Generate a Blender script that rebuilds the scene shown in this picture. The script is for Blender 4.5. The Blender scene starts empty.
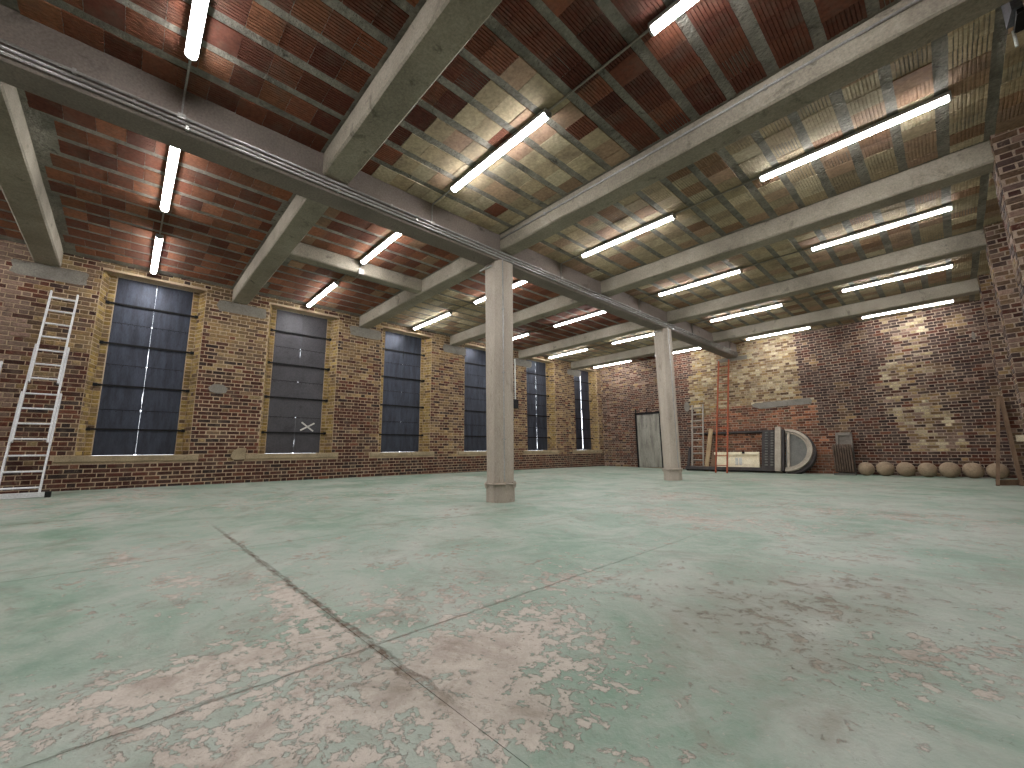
import bpy, math, random
import numpy as np
from mathutils import Vector, Matrix, noise as mnoise
random.seed(7)
SC = bpy.context.scene
COL = SC.collection

# ------------------------------------------------------------------ camera, world, exposure
CAM_Z = 0.74
yaw, pitch, roll = math.radians(46.768), math.radians(9.237), math.radians(-0.694)
fwd = Vector((-math.sin(yaw)*math.cos(pitch), math.cos(yaw)*math.cos(pitch), math.sin(pitch)))
rgt = Vector((math.cos(yaw), math.sin(yaw), 0))
upv = rgt.cross(fwd)
r2 = math.cos(roll)*rgt + math.sin(roll)*upv
u2 = -math.sin(roll)*rgt + math.cos(roll)*upv
cam_data = bpy.data.cameras.new('camera')
cam_data.sensor_width = 36.0
cam_data.lens = 36.0*410.97/1024.0
cam_data.clip_start = 0.02
cam = bpy.data.objects.new('camera', cam_data)
COL.objects.link(cam)
m = Matrix((r2, u2, -fwd)).transposed().to_4x4()
m.translation = Vector((0, 0, CAM_Z))
cam.matrix_world = m
SC.camera = cam

world = bpy.data.worlds.new('world')
SC.world = world
world.use_nodes = True
world.node_tree.nodes['Background'].inputs['Color'].default_value = (0.86, 0.93, 1.0, 1)
world.node_tree.nodes['Background'].inputs['Strength'].default_value = 1.2

SC.view_settings.view_transform = 'Standard'
SC.view_settings.look = 'None'
SC.view_settings.gamma = 1.0
SC.view_settings.use_curve_mapping = False
SC.view_settings.exposure = 2.3
TUBE_POWER = 15.0

# ------------------------------------------------------------------ layout (metres, measured from the photo)
XL, XR, YB, YR = -10.0, 1.10, 14.6, -4.0          # left wall, right wall, back wall, rear wall
CEIL = 4.16
MB0, MB1, MBZ = -4.90, -4.58, 3.72                # central beam
SBZ = 3.90
BEAMS = [(-1.38, -1.07), (1.36, 1.66), (4.08, 4.37), (6.85, 7.14), (9.72, 10.01), (12.60, 12.89)]
ROWS = [0.09, 2.81, 5.57, 8.33, 11.15, 13.93]
WIN_Y = [0.18, 2.83, 5.48, 8.16, 10.85, 13.52]
WHALF, SPLAY, WDEPTH, REB = 0.56, 0.19, 0.26, 0.105
SILL, WTOP = 0.745, 4.02

def floor_z(x, y):
    a = 0.18-0.0066*y
    return a*max(0.0, min(1.0, (-5.6-x)/4.4))

# ------------------------------------------------------------------ helpers
def lin(c):
    return tuple(((v/255.0)/12.92 if v/255.0 <= 0.04045 else ((v/255.0+0.055)/1.055)**2.4) for v in c)

class MB:
    def __init__(s):
        s.v, s.f, s.c, s.sm = [], [], [], False
    def quad_box(s, mn, mx, col=None, skip=()):
        x0, y0, z0 = mn; x1, y1, z1 = mx
        n = len(s.v)
        s.v += [(x0,y0,z0),(x1,y0,z0),(x1,y1,z0),(x0,y1,z0),(x0,y0,z1),(x1,y0,z1),(x1,y1,z1),(x0,y1,z1)]
        fs = {'-z':(0,3,2,1), '+z':(4,5,6,7), '-y':(0,1,5,4), '+x':(1,2,6,5), '+y':(2,3,7,6), '-x':(3,0,4,7)}
        for k, f in fs.items():
            if k not in skip:
                s.f.append(tuple(n+i for i in f)); s.c.append(col)
        return s
    def obox(s, c, ax, ay, az, col=None):
        """oriented box: centre, three half-axis vectors"""
        c, ax, ay, az = Vector(c), Vector(ax), Vector(ay), Vector(az)
        n = len(s.v)
        for k in (-1, 1):
            for (i, j) in ((-1,-1),(1,-1),(1,1),(-1,1)):
                s.v.append(tuple(c+ax*i+ay*j+az*k))
        for f in ((0,3,2,1),(4,5,6,7),(0,1,5,4),(1,2,6,5),(2,3,7,6),(3,0,4,7)):
            s.f.append(tuple(n+i for i in f)); s.c.append(col)
        return s
    def bar(s, a, b, w, h, up=(0,0,1), col=None):
        a, b = Vector(a), Vector(b)
        d = (b-a); L = d.length; d.normalize()
        sx = d.cross(Vector(up))
        if sx.length < 1e-4: sx = d.cross(Vector((1,0,0)))
        sx.normalize(); uz = sx.cross(d)
        return s.obox((a+b)/2, sx*w/2, d*L/2, uz*h/2, col)
    def prism(s, prof, axis, a, b, col=None):
        """closed profile (two coords) extruded along axis between a and b"""
        n = len(s.v); k = len(prof)
        def P(p, t):
            if axis == 'x': return (t, p[0], p[1])
            if axis == 'y': return (p[0], t, p[1])
            return (p[0], p[1], t)
        for t in (a, b):
            for p in prof: s.v.append(P(p, t))
        for i in range(k):
            j = (i+1) % k
            s.f.append((n+i, n+j, n+k+j, n+k+i)); s.c.append(col)
        s.f.append(tuple(n+i for i in reversed(range(k)))); s.c.append(col)
        s.f.append(tuple(n+k+i for i in range(k))); s.c.append(col)
        return s
    def loft(s, loops, col=None, cap=True, closed=True):
        n = len(s.v); k = len(loops[0])
        for lp in loops:
            for p in lp: s.v.append(tuple(p))
        for r in range(len(loops)-1):
            for i in range(k if closed else k-1):
                j = (i+1) % k
                s.f.append((n+r*k+i, n+r*k+j, n+(r+1)*k+j, n+(r+1)*k+i)); s.c.append(col)
        if cap:
            s.f.append(tuple(n+i for i in reversed(range(k)))); s.c.append(col)
            e = n+(len(loops)-1)*k
            s.f.append(tuple(e+i for i in range(k))); s.c.append(col)
        return s
    def tube(s, pts, r, seg=8, col=None):
        pts = [Vector(p) for p in pts]
        loops = []
        for i, p in enumerate(pts):
            d = (pts[min(i+1, len(pts)-1)]-pts[max(i-1, 0)]).normalized()
            a = d.cross(Vector((0,0,1)))
            if a.length < 1e-3: a = d.cross(Vector((0,1,0)))
            a.normalize(); b = a.cross(d)
            loops.append([p+(a*math.cos(t)+b*math.sin(t))*r for t in [2*math.pi*q/seg for q in range(seg)]])
        return s.loft(loops, col)
    def build(s, name, mat, parent=None, smooth=False, recalc=True):
        me = bpy.data.meshes.new(name)
        me.from_pydata(s.v, [], s.f)
        if recalc:
            import bmesh
            bm = bmesh.new(); bm.from_mesh(me)
            bmesh.ops.recalc_face_normals(bm, faces=bm.faces)
            bm.to_mesh(me); bm.free()
        if s.c and s.c[0] is not None:
            at = me.color_attributes.new('Col', 'FLOAT_COLOR', 'CORNER')
            buf = np.ones((len(me.loops), 4), np.float32)
            i = 0
            for f, c in zip(s.f, s.c):
                buf[i:i+len(f), :3] = c; i += len(f)
            at.data.foreach_set('color', buf.ravel())
        if mat: me.materials.append(mat)
        if smooth:
            me.polygons.foreach_set('use_smooth', [True]*len(me.polygons))
        o = bpy.data.objects.new(name, me)
        COL.objects.link(o)
        if parent: o.parent = parent
        return o

def empty(name, loc=(0, 0, 0)):
    o = bpy.data.objects.new(name, None)
    o.empty_display_size = 0.1
    o.location = loc
    COL.objects.link(o)
    return o

def tag(o, label=None, cat=None, group=None, kind=None):
    if label: o['label'] = label
    if cat: o['category'] = cat
    if group: o['group'] = group
    if kind: o['kind'] = kind
    return o

def shift(parent, *objs):
    """keep world placement of meshes whose parent Empty is not at the origin"""
    for o in objs:
        o.matrix_parent_inverse = Matrix.Translation(-Vector(parent.location))

# ------------------------------------------------------------------ materials
def new_mat(name):
    mt = bpy.data.materials.new(name); mt.use_nodes = True
    nt = mt.node_tree
    b = nt.nodes['Principled BSDF']
    return mt, nt, b

def N(nt, typ, **kw):
    n = nt.nodes.new(typ)
    for k, v in kw.items(): setattr(n, k, v)
    return n

def mixc(nt, fac, a, b, mode='MIX'):
    n = N(nt, 'ShaderNodeMix', data_type='RGBA', blend_type=mode)
    for sock, val in ((n.inputs[0], fac), (n.inputs[6], a), (n.inputs[7], b)):
        if hasattr(val, 'is_output') or isinstance(val, bpy.types.NodeSocket): nt.links.new(val, sock)
        elif isinstance(val, (int, float)): sock.default_value = val
        else: sock.default_value = (*val, 1) if len(val) == 3 else val
    return n.outputs[2]

def ramp(nt, fac, stops):
    n = N(nt, 'ShaderNodeMapRange'); n.clamp = True
    n.inputs['From Min'].default_value, n.inputs['From Max'].default_value = stops
    nt.links.new(fac, n.inputs['Value'])
    return n.outputs['Result']

def noise_tex(nt, scale, detail=4, rough=0.55, coord=None, dist=0.0):
    n = N(nt, 'ShaderNodeTexNoise')
    n.inputs['Scale'].default_value = scale; n.inputs['Detail'].default_value = detail
    n.inputs['Roughness'].default_value = rough; n.inputs['Distortion'].default_value = dist
    if coord: nt.links.new(coord, n.inputs['Vector'])
    return n.outputs['Fac']

def geo_pos(nt, scale=None):
    g = N(nt, 'ShaderNodeNewGeometry').outputs['Position']
    if scale:
        mp = N(nt, 'ShaderNodeMapping'); mp.inputs['Scale'].default_value = scale
        nt.links.new(g, mp.inputs['Vector']); return mp.outputs['Vector']
    return g

def math_n(nt, op, a, b=None, c=None):
    n = N(nt, 'ShaderNodeMath', operation=op)
    for i, v in enumerate((a, b, c)):
        if v is None: continue
        if isinstance(v, bpy.types.NodeSocket): nt.links.new(v, n.inputs[i])
        else: n.inputs[i].default_value = v
    return n.outputs[0]

def add_bump(nt, b, h, strength=0.5, dist=0.01):
    bp = N(nt, 'ShaderNodeBump'); bp.inputs['Strength'].default_value = strength; bp.inputs['Distance'].default_value = dist
    nt.links.new(h, bp.inputs['Height']); nt.links.new(bp.outputs['Normal'], b.inputs['Normal'])

def mottled(name, c1, c2, c3=None, scale=3.0, fine=40.0, rough=0.8, bump=0.4, bdist=0.006, metal=0.0, stretch=None, c3r=(0.58, 0.72), spec=0.3, tone=0.82):
    mt, nt, b = new_mat(name)
    p = geo_pos(nt, stretch)
    n1 = noise_tex(nt, scale, 6, 0.6, p)
    n2 = noise_tex(nt, fine, 3, 0.6, p)
    col = mixc(nt, ramp(nt, n1, (0.32, 0.68)), lin(c1), lin(c2))
    if c3:
        n3 = noise_tex(nt, scale*2.3, 8, 0.7, p, 0.6)
        col = mixc(nt, ramp(nt, n3, c3r), col, lin(c3))
    col = mixc(nt, 0.6, col, mixc(nt, ramp(nt, n2, (0.25, 0.75)), (0.55, 0.55, 0.55), (1.35, 1.35, 1.35)), 'MULTIPLY')
    col = mixc(nt, 1.0, col, (tone, tone, tone), 'MULTIPLY')
    nt.links.new(col, b.inputs['Base Color'])
    b.inputs['Roughness'].default_value = rough; b.inputs['Metallic'].default_value = metal
    b.inputs['Specular IOR Level'].default_value = spec
    if bump:
        add_bump(nt, b, math_n(nt, 'ADD', n2, math_n(nt, 'MULTIPLY', n1, 2.0)), bump, bdist)
    return mt

def plain(name, c, rough=0.6, metal=0.0, emit=0.0):
    return mottled(name, [v*0.9 for v in c], [min(255, v*1.06) for v in c], None, 6, 60, rough, 0.15, 0.002, metal)

M = {}
M['concrete'] = mottled('beam_concrete', (178,168,152), (146,137,123), (104,97,86), 1.6, 55, 0.9, 0.5, 0.008)
M['column'] = mottled('column_concrete', (202,190,176), (180,168,155), (138,126,114), 1.5, 60, 0.85, 0.35, 0.006, stretch=(3,3,0.6))
M['main_concrete'] = mottled('main_beam_concrete', (150,138,130), (126,116,108), (96,88,80), 1.3, 50, 0.9, 0.4, 0.006)
M['rib'] = mottled('rib_concrete', (162,157,146), (114,110,102), (70,66,60), 3.5, 30, 0.95, 1.0, 0.02)
M['sill'] = mottled('sill_stone', (176,158,128), (146,130,104), (112,98,80), 4, 60, 0.9, 0.4, 0.006)
M['patch'] = mottled('cement_patch', (150,145,135), (128,122,114), (100,92,84), 3, 50, 0.95, 0.5, 0.008)
M['mortar'] = mottled('mortar', (206,184,154), (176,152,126), (130,108,92), 2.2, 60, 0.95, 0.8, 0.01)
M['mortar_dark'] = mottled('mortar_old', (190,170,150), (158,138,122), (112,94,84), 2.2, 60, 0.95, 0.8, 0.01)
M['steel'] = mottled('shutter_steel', (54,58,68), (76,81,95), (42,42,49), 2.5, 30, 0.42, 0.12, 0.004, metal=0.55, stretch=(4,4,0.7), spec=0.5)
M['steel_grey'] = mottled('shutter_steel_grey', (74,72,76), (90,88,92), (62,60,64), 2.0, 40, 0.5, 0.10, 0.003, metal=0.4, spec=0.5)
M['iron'] = mottled('black_iron', (26,26,28), (38,36,36), None, 5, 50, 0.6, 0.3, 0.003, metal=0.4)
M['galv'] = mottled('galvanised_steel', (214,212,208), (186,184,180), None, 8, 70, 0.25, 0.05, 0.001, metal=0.3)
M['alu'] = mottled('aluminium', (244,244,246), (232,232,234), None, 6, 80, 0.35, 0.05, 0.001, metal=0.1)
M['alu_dull'] = mottled('dull_aluminium', (180,172,160), (150,144,134), None, 6, 80, 0.5, 0.05, 0.001, metal=0.4)
M['rubber'] = plain('black_rubber', (30,30,30), 0.8)
M['tray'] = plain('white_tray', (190,190,190), 0.5)
M['tape'] = plain('white_tape', (225,222,214), 0.7)
M['redpaint'] = mottled('red_oxide_paint', (176,92,62), (150,74,50), (110,60,44), 5, 60, 0.7, 0.2, 0.002)
M['darkwood'] = mottled('weathered_dark_wood', (74,68,66), (56,52,52), (100,92,86), 5, 40, 0.8, 0.5, 0.004)
M['palewood'] = mottled('pale_timber', (196,172,136), (168,142,108), (120,96,72), 5, 40, 0.8, 0.4, 0.004, stretch=(3,3,0.5))
M['brownwood'] = mottled('brown_timber', (136,110,88), (108,86,68), (84,64,52), 5, 40, 0.8, 0.4, 0.004, stretch=(3,3,0.5))
M['cream'] = mottled('cream_paint', (246,234,208), (232,218,186), (170,140,98), 4, 50, 0.7, 0.2, 0.002, c3r=(0.66,0.8), tone=1.0)
M['frame_light'] = mottled('flaking_pale_paint', (186,174,158), (156,146,132), (104,94,84), 5, 40, 0.8, 0.4, 0.004)
M['slate'] = mottled('dusty_grey_panel', (118,116,110), (92,92,88), (74,72,68), 4, 40, 0.6, 0.2, 0.003)
M['castiron'] = mottled('rusty_cast_iron', (124,104,90), (96,80,70), (66,56,52), 8, 50, 0.75, 0.4, 0.003, metal=0.2)
M['stone'] = mottled('ball_stone', (176,154,128), (150,130,108), (112,96,82), 5, 40, 0.9, 0.5, 0.006)
M['basin'] = mottled('grey_basin_stone', (150,142,132), (124,116,108), None, 5, 40, 0.85, 0.3, 0.004)
M['zinc'] = mottled('mottled_zinc', (186,182,170), (136,132,124), (66,62,58), 2.2, 30, 0.55, 0.15, 0.003, metal=0.35, stretch=(3,3,0.6))
M['lampgrey'] = plain('grey_lamp_metal', (120,120,130), 0.45, 0.3)
M['outlet'] = plain('white_plastic', (220,220,214), 0.5)

def emit_mat():
    mt, nt, b = new_mat('tube_diffuser')
    b.inputs['Base Color'].default_value = (0.9, 0.9, 0.9, 1)
    b.inputs['Emission Color'].default_value = (0.98, 0.98, 0.98, 1)
    b.inputs['Emission Strength'].default_value = TUBE_POWER
    return mt
M['tube'] = emit_mat()

def coloured(name, src, dark, bump, bdist, fine, rough=0.9, var=0.45, smear=0.7):
    """clay whose colour comes with each piece (object colour or colour attribute)"""
    mt, nt, b = new_mat(name)
    if src == 'object':
        base = N(nt, 'ShaderNodeObjectInfo').outputs['Color']
    else:
        base = N(nt, 'ShaderNodeVertexColor', layer_name='Col').outputs['Color']
    p = geo_pos(nt)
    n1 = noise_tex(nt, fine, 5, 0.65, p)
    n2 = noise_tex(nt, fine*0.14, 5, 0.65, p)
    col = mixc(nt, 1.0, base, mixc(nt, ramp(nt, n1, (0.25, 0.75)), (1-var, 1-var, 1-var), (1+var*0.8, 1+var*0.8, 1+var*0.8)), 'MULTIPLY')
    col = mixc(nt, math_n(nt, 'MULTIPLY', ramp(nt, n2, (0.48, 0.70)), smear), col, lin(dark))
    if smear > 0.6:
        n3 = noise_tex(nt, 11, 7, 0.75, p, 0.7)
        col = mixc(nt, math_n(nt, 'MULTIPLY', ramp(nt, n3, (0.58, 0.68)), 0.7), col, lin((160,142,122)))
        n4 = noise_tex(nt, 5, 7, 0.75, p, 0.9)
        col = mixc(nt, math_n(nt, 'MULTIPLY', ramp(nt, n4, (0.56, 0.70)), 0.7), col, lin((58,46,42)))
    col = mixc(nt, 1.0, col, (0.78, 0.78, 0.78), 'MULTIPLY')
    nt.links.new(col, b.inputs['Base Color'])
    b.inputs['Roughness'].default_value = rough
    b.inputs['Specular IOR Level'].default_value = 0.25
    add_bump(nt, b, n1, bump, bdist)
    return mt
M['brick_o'] = coloured('brick_clay_single', 'object', (112,96,84), 0.7, 0.012, 30)
M['brick_c'] = coloured('brick_clay', 'attr', (112,96,84), 0.7, 0.012, 30)
M['tile_o'] = coloured('hollow_tile_clay', 'object', (112,98,88), 0.4, 0.006, 26, var=0.35, smear=0.5)

def floor_mat():
    mt, nt, b = new_mat('worn_green_floor_paint')
    pos = geo_pos(nt)
    sep = N(nt, 'ShaderNodeSeparateXYZ'); nt.links.new(pos, sep.inputs[0])
    X, Y = sep.outputs['X'], sep.outputs['Y']
    big = noise_tex(nt, 0.55, 6, 0.6, pos, 0.5)
    mid = noise_tex(nt, 3.2, 8, 0.68, pos, 0.4)
    fin = noise_tex(nt, 16, 8, 0.7, pos, 0.3)
    vf = noise_tex(nt, 70, 4, 0.7, pos)
    def blob(cx, cy, rx, ry, amp):
        dx = math_n(nt, 'DIVIDE', math_n(nt, 'SUBTRACT', X, cx), rx)
        dy = math_n(nt, 'DIVIDE', math_n(nt, 'SUBTRACT', Y, cy), ry)
        d2 = math_n(nt, 'ADD', math_n(nt, 'MULTIPLY', dx, dx), math_n(nt, 'MULTIPLY', dy, dy))
        e = math_n(nt, 'POWER', 2.71828, math_n(nt, 'MULTIPLY', d2, -1.0))
        return math_n(nt, 'MULTIPLY', e, amp)
    def total(lst):
        t = None
        for a in lst:
            v = blob(*a); t = v if t is None else math_n(nt, 'ADD', t, v)
        return t
    wear = total([(-1.86,0.25,0.20,0.50,0.22), (-2.3,0.70,0.70,0.10,0.24), (-1.25,1.20,0.26,0.42,0.24), (-3.2,0.33,0.35,0.12,0.14),
                  (-4.1,0.05,0.4,0.14,0.14), (-1.32,0.40,0.30,0.32,0.15), (-1.7,1.9,0.35,0.7,0.10), (-2.0,1.05,0.5,0.16,0.10),
                  (-1.0,0.85,0.28,0.22,0.20), (-0.85,1.25,0.18,0.25,0.12), (-0.75,2.6,0.45,0.7,0.05), (-1.9,4.6,1.5,0.6,0.12), (-0.6,6.2,1.3,0.5,0.14), (-3.2,6.6,1.3,0.7,0.12),
                  (-0.25,2.1,0.35,0.40,0.10), (-6.9,3.0,0.5,3.5,0.10), (-2.6,10.5,2.5,1.2,0.10), (-8.2,9.0,1.2,3.0,0.08), (-8.8,-0.2,1.1,1.2,0.14)])
    w = math_n(nt, 'ADD', wear, math_n(nt, 'MULTIPLY', math_n(nt, 'SUBTRACT', big, 0.5), 0.34))
    w = math_n(nt, 'ADD', w, math_n(nt, 'MULTIPLY', math_n(nt, 'SUBTRACT', mid, 0.5), 0.60))
    w = math_n(nt, 'ADD', w, math_n(nt, 'MULTIPLY', math_n(nt, 'SUBTRACT', fin, 0.5), 1.15))
    bare = ramp(nt, w, (0.132, 0.155))
    green = mixc(nt, ramp(nt, mid, (0.3, 0.7)), lin((100,136,112)), lin((136,162,142)))
    green = mixc(nt, ramp(nt, big, (0.4, 0.65)), green, lin((162,176,162)))
    # dusty film that greys the paint away from the camera-side slabs
    dust = ramp(nt, math_n(nt, 'ADD', noise_tex(nt, 1.4, 7, 0.65, pos, 0.8), math_n(nt, 'MULTIPLY', fin, 0.25)), (0.52, 0.80))
    green = mixc(nt, math_n(nt, 'MULTIPLY', dust, 0.75), green, lin((192,192,182)))
    conc = mixc(nt, ramp(nt, fin, (0.3, 0.7)), lin((192,180,168)), lin((212,202,190)))
    conc = mixc(nt, ramp(nt, mid, (0.52, 0.72)), conc, lin((160,146,134)))
    pit = ramp(nt, noise_tex(nt, 48, 5, 0.75, pos, 0.5), (0.58, 0.66))
    conc = mixc(nt, math_n(nt, 'MULTIPLY', pit, 0.55), conc, lin((120,104,90)))
    chip = ramp(nt, noise_tex(nt, 30, 6, 0.75, pos, 0.8), (0.63, 0.67))
    green = mixc(nt, math_n(nt, 'MULTIPLY', chip, 0.8), green, lin((196,184,168)))
    col = mixc(nt, bare, green, conc)
    stain = total([(-0.75,2.2,0.50,0.70,1.1), (-0.3,2.9,0.35,0.6,0.5), (-1.0,0.95,0.25,0.15,0.4), (-0.55,1.55,0.22,0.3,0.35), (-1.45,0.72,0.3,0.12,0.4)])
    stn = math_n(nt, 'MULTIPLY', stain, ramp(nt, math_n(nt, 'ADD', mid, math_n(nt, 'MULTIPLY', fin, 0.4)), (0.36, 0.95)))
    col = mixc(nt, stn, col, lin((118,112,96)))
    # black specks and scuffs
    spk = ramp(nt, noise_tex(nt, 9.0, 9, 0.85, pos, 1.2), (0.60, 0.66))
    col = mixc(nt, math_n(nt, 'MULTIPLY', spk, 0.75), col, lin((62,54,46)))
    grime = ramp(nt, math_n(nt, 'ADD', noise_tex(nt, 2.1, 9, 0.72, pos, 1.0), math_n(nt, 'MULTIPLY', vf, 0.12)), (0.57, 0.74))
    col = mixc(nt, math_n(nt, 'MULTIPLY', grime, 0.55), col, lin((126,116,100)))
    # crumbling dirt along the joints
    wob = math_n(nt, 'MULTIPLY', math_n(nt, 'SUBTRACT', noise_tex(nt, 6, 8, 0.7, pos), 0.5), 0.10)
    def near(c, v, half):
        d = math_n(nt, 'ABSOLUTE', math_n(nt, 'ADD', math_n(nt, 'SUBTRACT', c, v), wob))
        return math_n(nt, 'SUBTRACT', 1.0, ramp(nt, d, (half*0.35, half)))
    stretch_a = math_n(nt, 'MULTIPLY', ramp(nt, X, (-5.7, -4.6)), math_n(nt, 'SUBTRACT', 1.0, ramp(nt, X, (-1.35, -1.0))))
    stretch_b = math_n(nt, 'SUBTRACT', 1.0, ramp(nt, Y, (1.6, 3.6)))
    jm = math_n(nt, 'MAXIMUM', math_n(nt, 'MULTIPLY', near(Y, 0.785, 0.022), stretch_a), math_n(nt, 'MULTIPLY', near(X, -1.64, 0.010), math_n(nt, 'MULTIPLY', stretch_b, 0.5)))
    jm = math_n(nt, 'MAXIMUM', jm, math_n(nt, 'MULTIPLY', near(X, -4.0, 0.012), 0.5))
    jm = math_n(nt, 'MAXIMUM', jm, math_n(nt, 'MULTIPLY', near(X, -6.75, 0.03), 0.5))
    col = mixc(nt, math_n(nt, 'MULTIPLY', jm, ramp(nt, fin, (0.35, 0.6))), col, lin((104,88,72)))
    col = mixc(nt, 1.0, col, (0.77, 0.77, 0.77), 'MULTIPLY')
    nt.links.new(col, b.inputs['Base Color'])
    rg = N(nt, 'ShaderNodeMapRange'); rg.inputs['To Min'].default_value = 0.5; rg.inputs['To Max'].default_value = 0.9
    nt.links.new(bare, rg.inputs['Value'])
    nt.links.new(rg.outputs[0], b.inputs['Roughness'])
    b.inputs['Specular IOR Level'].default_value = 0.45
    h = math_n(nt, 'ADD', math_n(nt, 'MULTIPLY', bare, -0.9), math_n(nt, 'MULTIPLY', fin, 0.8))
    h = math_n(nt, 'ADD', h, math_n(nt, 'MULTIPLY', vf, 0.35))
    h = math_n(nt, 'SUBTRACT', h, math_n(nt, 'MULTIPLY', jm, 1.6))
    add_bump(nt, b, h, 0.8, 0.006)
    return mt
M['floor'] = floor_mat()
M['subfloor'] = plain('joint_dirt', (150,146,130), 0.95)

# ------------------------------------------------------------------ floor: slabs divided by joints
floor = MB()
fxs = [XL-0.6, XL, -8.9, -7.8, -6.7, -5.6, -2.0, XR+0.4]
fys = [YR-0.4+k*(YB-YR+0.8)/24 for k in range(25)]
for y in fys:
    for x in fxs: floor.v.append((x, y, floor_z(x, y)-0.0045))
for b in range(24):
    for a in range(7):
        k = b*8+a; floor.f.append((k, k+1, k+9, k+8))
floor.quad_box((XL-0.6, YR-0.4, -0.30), (XR+0.4, YB+0.4, -0.10))
floor.c = []
floor = tag(floor.build('floor', M['subfloor']), 'worn green painted concrete floor of the hall', 'floor', kind='structure')
G = 0.0010
SLABS = [(XL-0.02, -6.75, YR, YB), (-6.75, -4.0, YR, 0.78), (-4.0, -1.64, YR, 0.78), (-1.64, XR, YR, 0.78), (-6.75, -1.64, 0.78, YB), (-1.64, XR, 0.78, YB)]
for (x0, x1, y0, y1) in SLABS:
        x0, x1, y0, y1 = x0+G, x1-G, y0+G, y1-G
        nx, ny = max(2, int((x1-x0)/0.25)), max(2, int((y1-y0)/0.5))
        mb = MB()
        for b in range(ny+1):
            for a in range(nx+1):
                x, y = x0+(x1-x0)*a/nx, y0+(y1-y0)*b/ny
                mb.v.append((x, y, floor_z(x, y)))
        for b in range(ny):
            for a in range(nx):
                k = b*(nx+1)+a
                mb.f.append((k, k+1, k+nx+2, k+nx+1))
        # skirts
        ring = [a for a in range(nx+1)]+[b*(nx+1)+nx for b in range(1, ny+1)]+[ny*(nx+1)+a for a in range(nx-1, -1, -1)]+[b*(nx+1) for b in range(ny-1, 0, -1)]
        n0 = len(mb.v)
        for r in ring: mb.v.append((mb.v[r][0], mb.v[r][1], mb.v[r][2]-0.05))
        for q in range(len(ring)):
            w = (q+1) % len(ring)
            mb.f.append((ring[q], n0+q, n0+w, ring[w]))
        o = mb.build('floor_slab', M['floor'], floor, smooth=False)

# ------------------------------------------------------------------ brick walls
PAL = {
 'ochre': [(160,132,92),(149,120,83),(139,113,79),(169,143,103),(120,96,69)],
 'yellow': [(173,145,86),(162,133,77),(182,156,100),(152,124,71)],
 'cream': [(201,184,149),(190,171,133),(179,160,124),(209,194,162),(171,149,115)],
 'red': [(111,67,51),(100,58,45),(121,75,57),(95,55,43)],
 'dred': [(87,51,42),(78,46,38),(96,58,47),(70,42,36)],
 'dark': [(62,48,45),(55,43,41),(71,53,48)],
 'purple': [(86,69,64),(79,62,58),(96,77,71),(71,55,52)],
 'orange': [(155,100,73),(144,90,65),(181,122,91),(132,84,64)],
 'pink': [(150,124,109),(139,113,100),(160,133,118)],
 'brown': [(117,93,72),(107,84,66),(137,111,86)],
}
def pick(weights):
    t = random.random()*sum(w for _, w in weights)
    for k, w in weights:
        t -= w
        if t <= 0: break
    c = random.choice(PAL[k]); g = random.uniform(0.88, 1.10)
    return tuple(v*g for v in c)
def nz(a, b, s, o=0): return mnoise.noise(Vector((a*s+o, b*s-o, o*1.7)))
def sst(v, a, b):
    t = max(0, min(1, (v-a)/(b-a))); return t*t*(3-2*t)

def col_left(u, z):
    n = nz(u, z, 0.7, 3); n2 = nz(u, z, 2.2, 9)
    if u < -1.38: return pick([('pink', 0.75), ('red', 0.2), ('dred', 0.1)])
    if z < 0.62: return pick([('dred', 0.75), ('red', 0.15), ('dark', 0.25)])
    oc = sst(z+n*1.3+0.25*n2, 1.6, 3.6)
    oc = max(oc, 0.75*sst(u+n*0.8, 3.4, 6.5), 0.55*sst(u, 1.0, 2.4)*sst(z, 1.4, 2.6))
    if u < 0.9: oc *= 0.9
    d = max(0, -n2)*0.9
    return pick([('ochre', 0.06+0.75*oc), ('brown', 0.10+0.20*oc), ('red', 0.35*(1-oc)+0.12), ('dred', 0.75*(1-oc)+0.10), ('dark', 0.22*(1-oc)+d*0.3)])
def col_back(u, z):
    n = nz(u, z, 0.8, 21); n2 = nz(u, z, 2.6, 5)
    e1 = -6.22+0.10*n2+0.05*n; e2 = -2.95+0.35*(z < 2.2)+0.14*n2
    if e1 < u < e2+ (0.35 if z < 1.2 else 0):
        top = 2.1+0.12*n+0.30*sst(u, -5.2, -6.4)*-1.6
        if z > top: return pick([('cream', 0.6), ('ochre', 0.35), ('yellow', 0.5*sst(-5.3-u, 0, 0.8)), ('brown', 0.12)])
        return pick([('orange', 0.8), ('red', 0.35), ('brown', 0.15)])
    if u <= e1:
        oc = sst(-u+n*0.8, 8.6, 9.8)*0.8+0.5*sst(z+n*1.2, 2.0, 3.2)*(u < -7.0)
        return pick([('ochre', 0.4*oc), ('brown', 0.5*oc), ('pink', 0.35*oc), ('red', 0.45), ('dred', 0.4), ('purple', 0.5)])
    # right: dark purple field with a pale vertical scar
    c = -0.62+0.16*math.sin(z*2.1)+0.18*n; w = 0.42+0.22*n2+0.12*(z < 1.7)
    if abs(u-c-0.15*(z < 1.6)) < w and z > 0.62 and random.random() < (0.9 if z < 1.75 else 0.62):
        return pick([('cream', 0.6), ('ochre', 0.25), ('pink', 0.25)])
    if n2 > 0.42: return pick([('ochre', 0.4), ('brown', 0.6)])
    return pick([('purple', 0.65), ('dred', 0.45), ('dark', 0.25), ('red', 0.10+0.2*(z < 1.5)), ('pink', 0.12*sst(u, -0.2, 0.6))])
def col_right(u, z):
    n = nz(u, z, 1.1, 33); oc = sst(n, -0.1, 0.45)
    return pick([('purple', 0.6), ('pink', 0.3), ('red', 0.15), ('ochre', 0.55*oc), ('brown', 0.5), ('dred', 0.1)])
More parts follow.
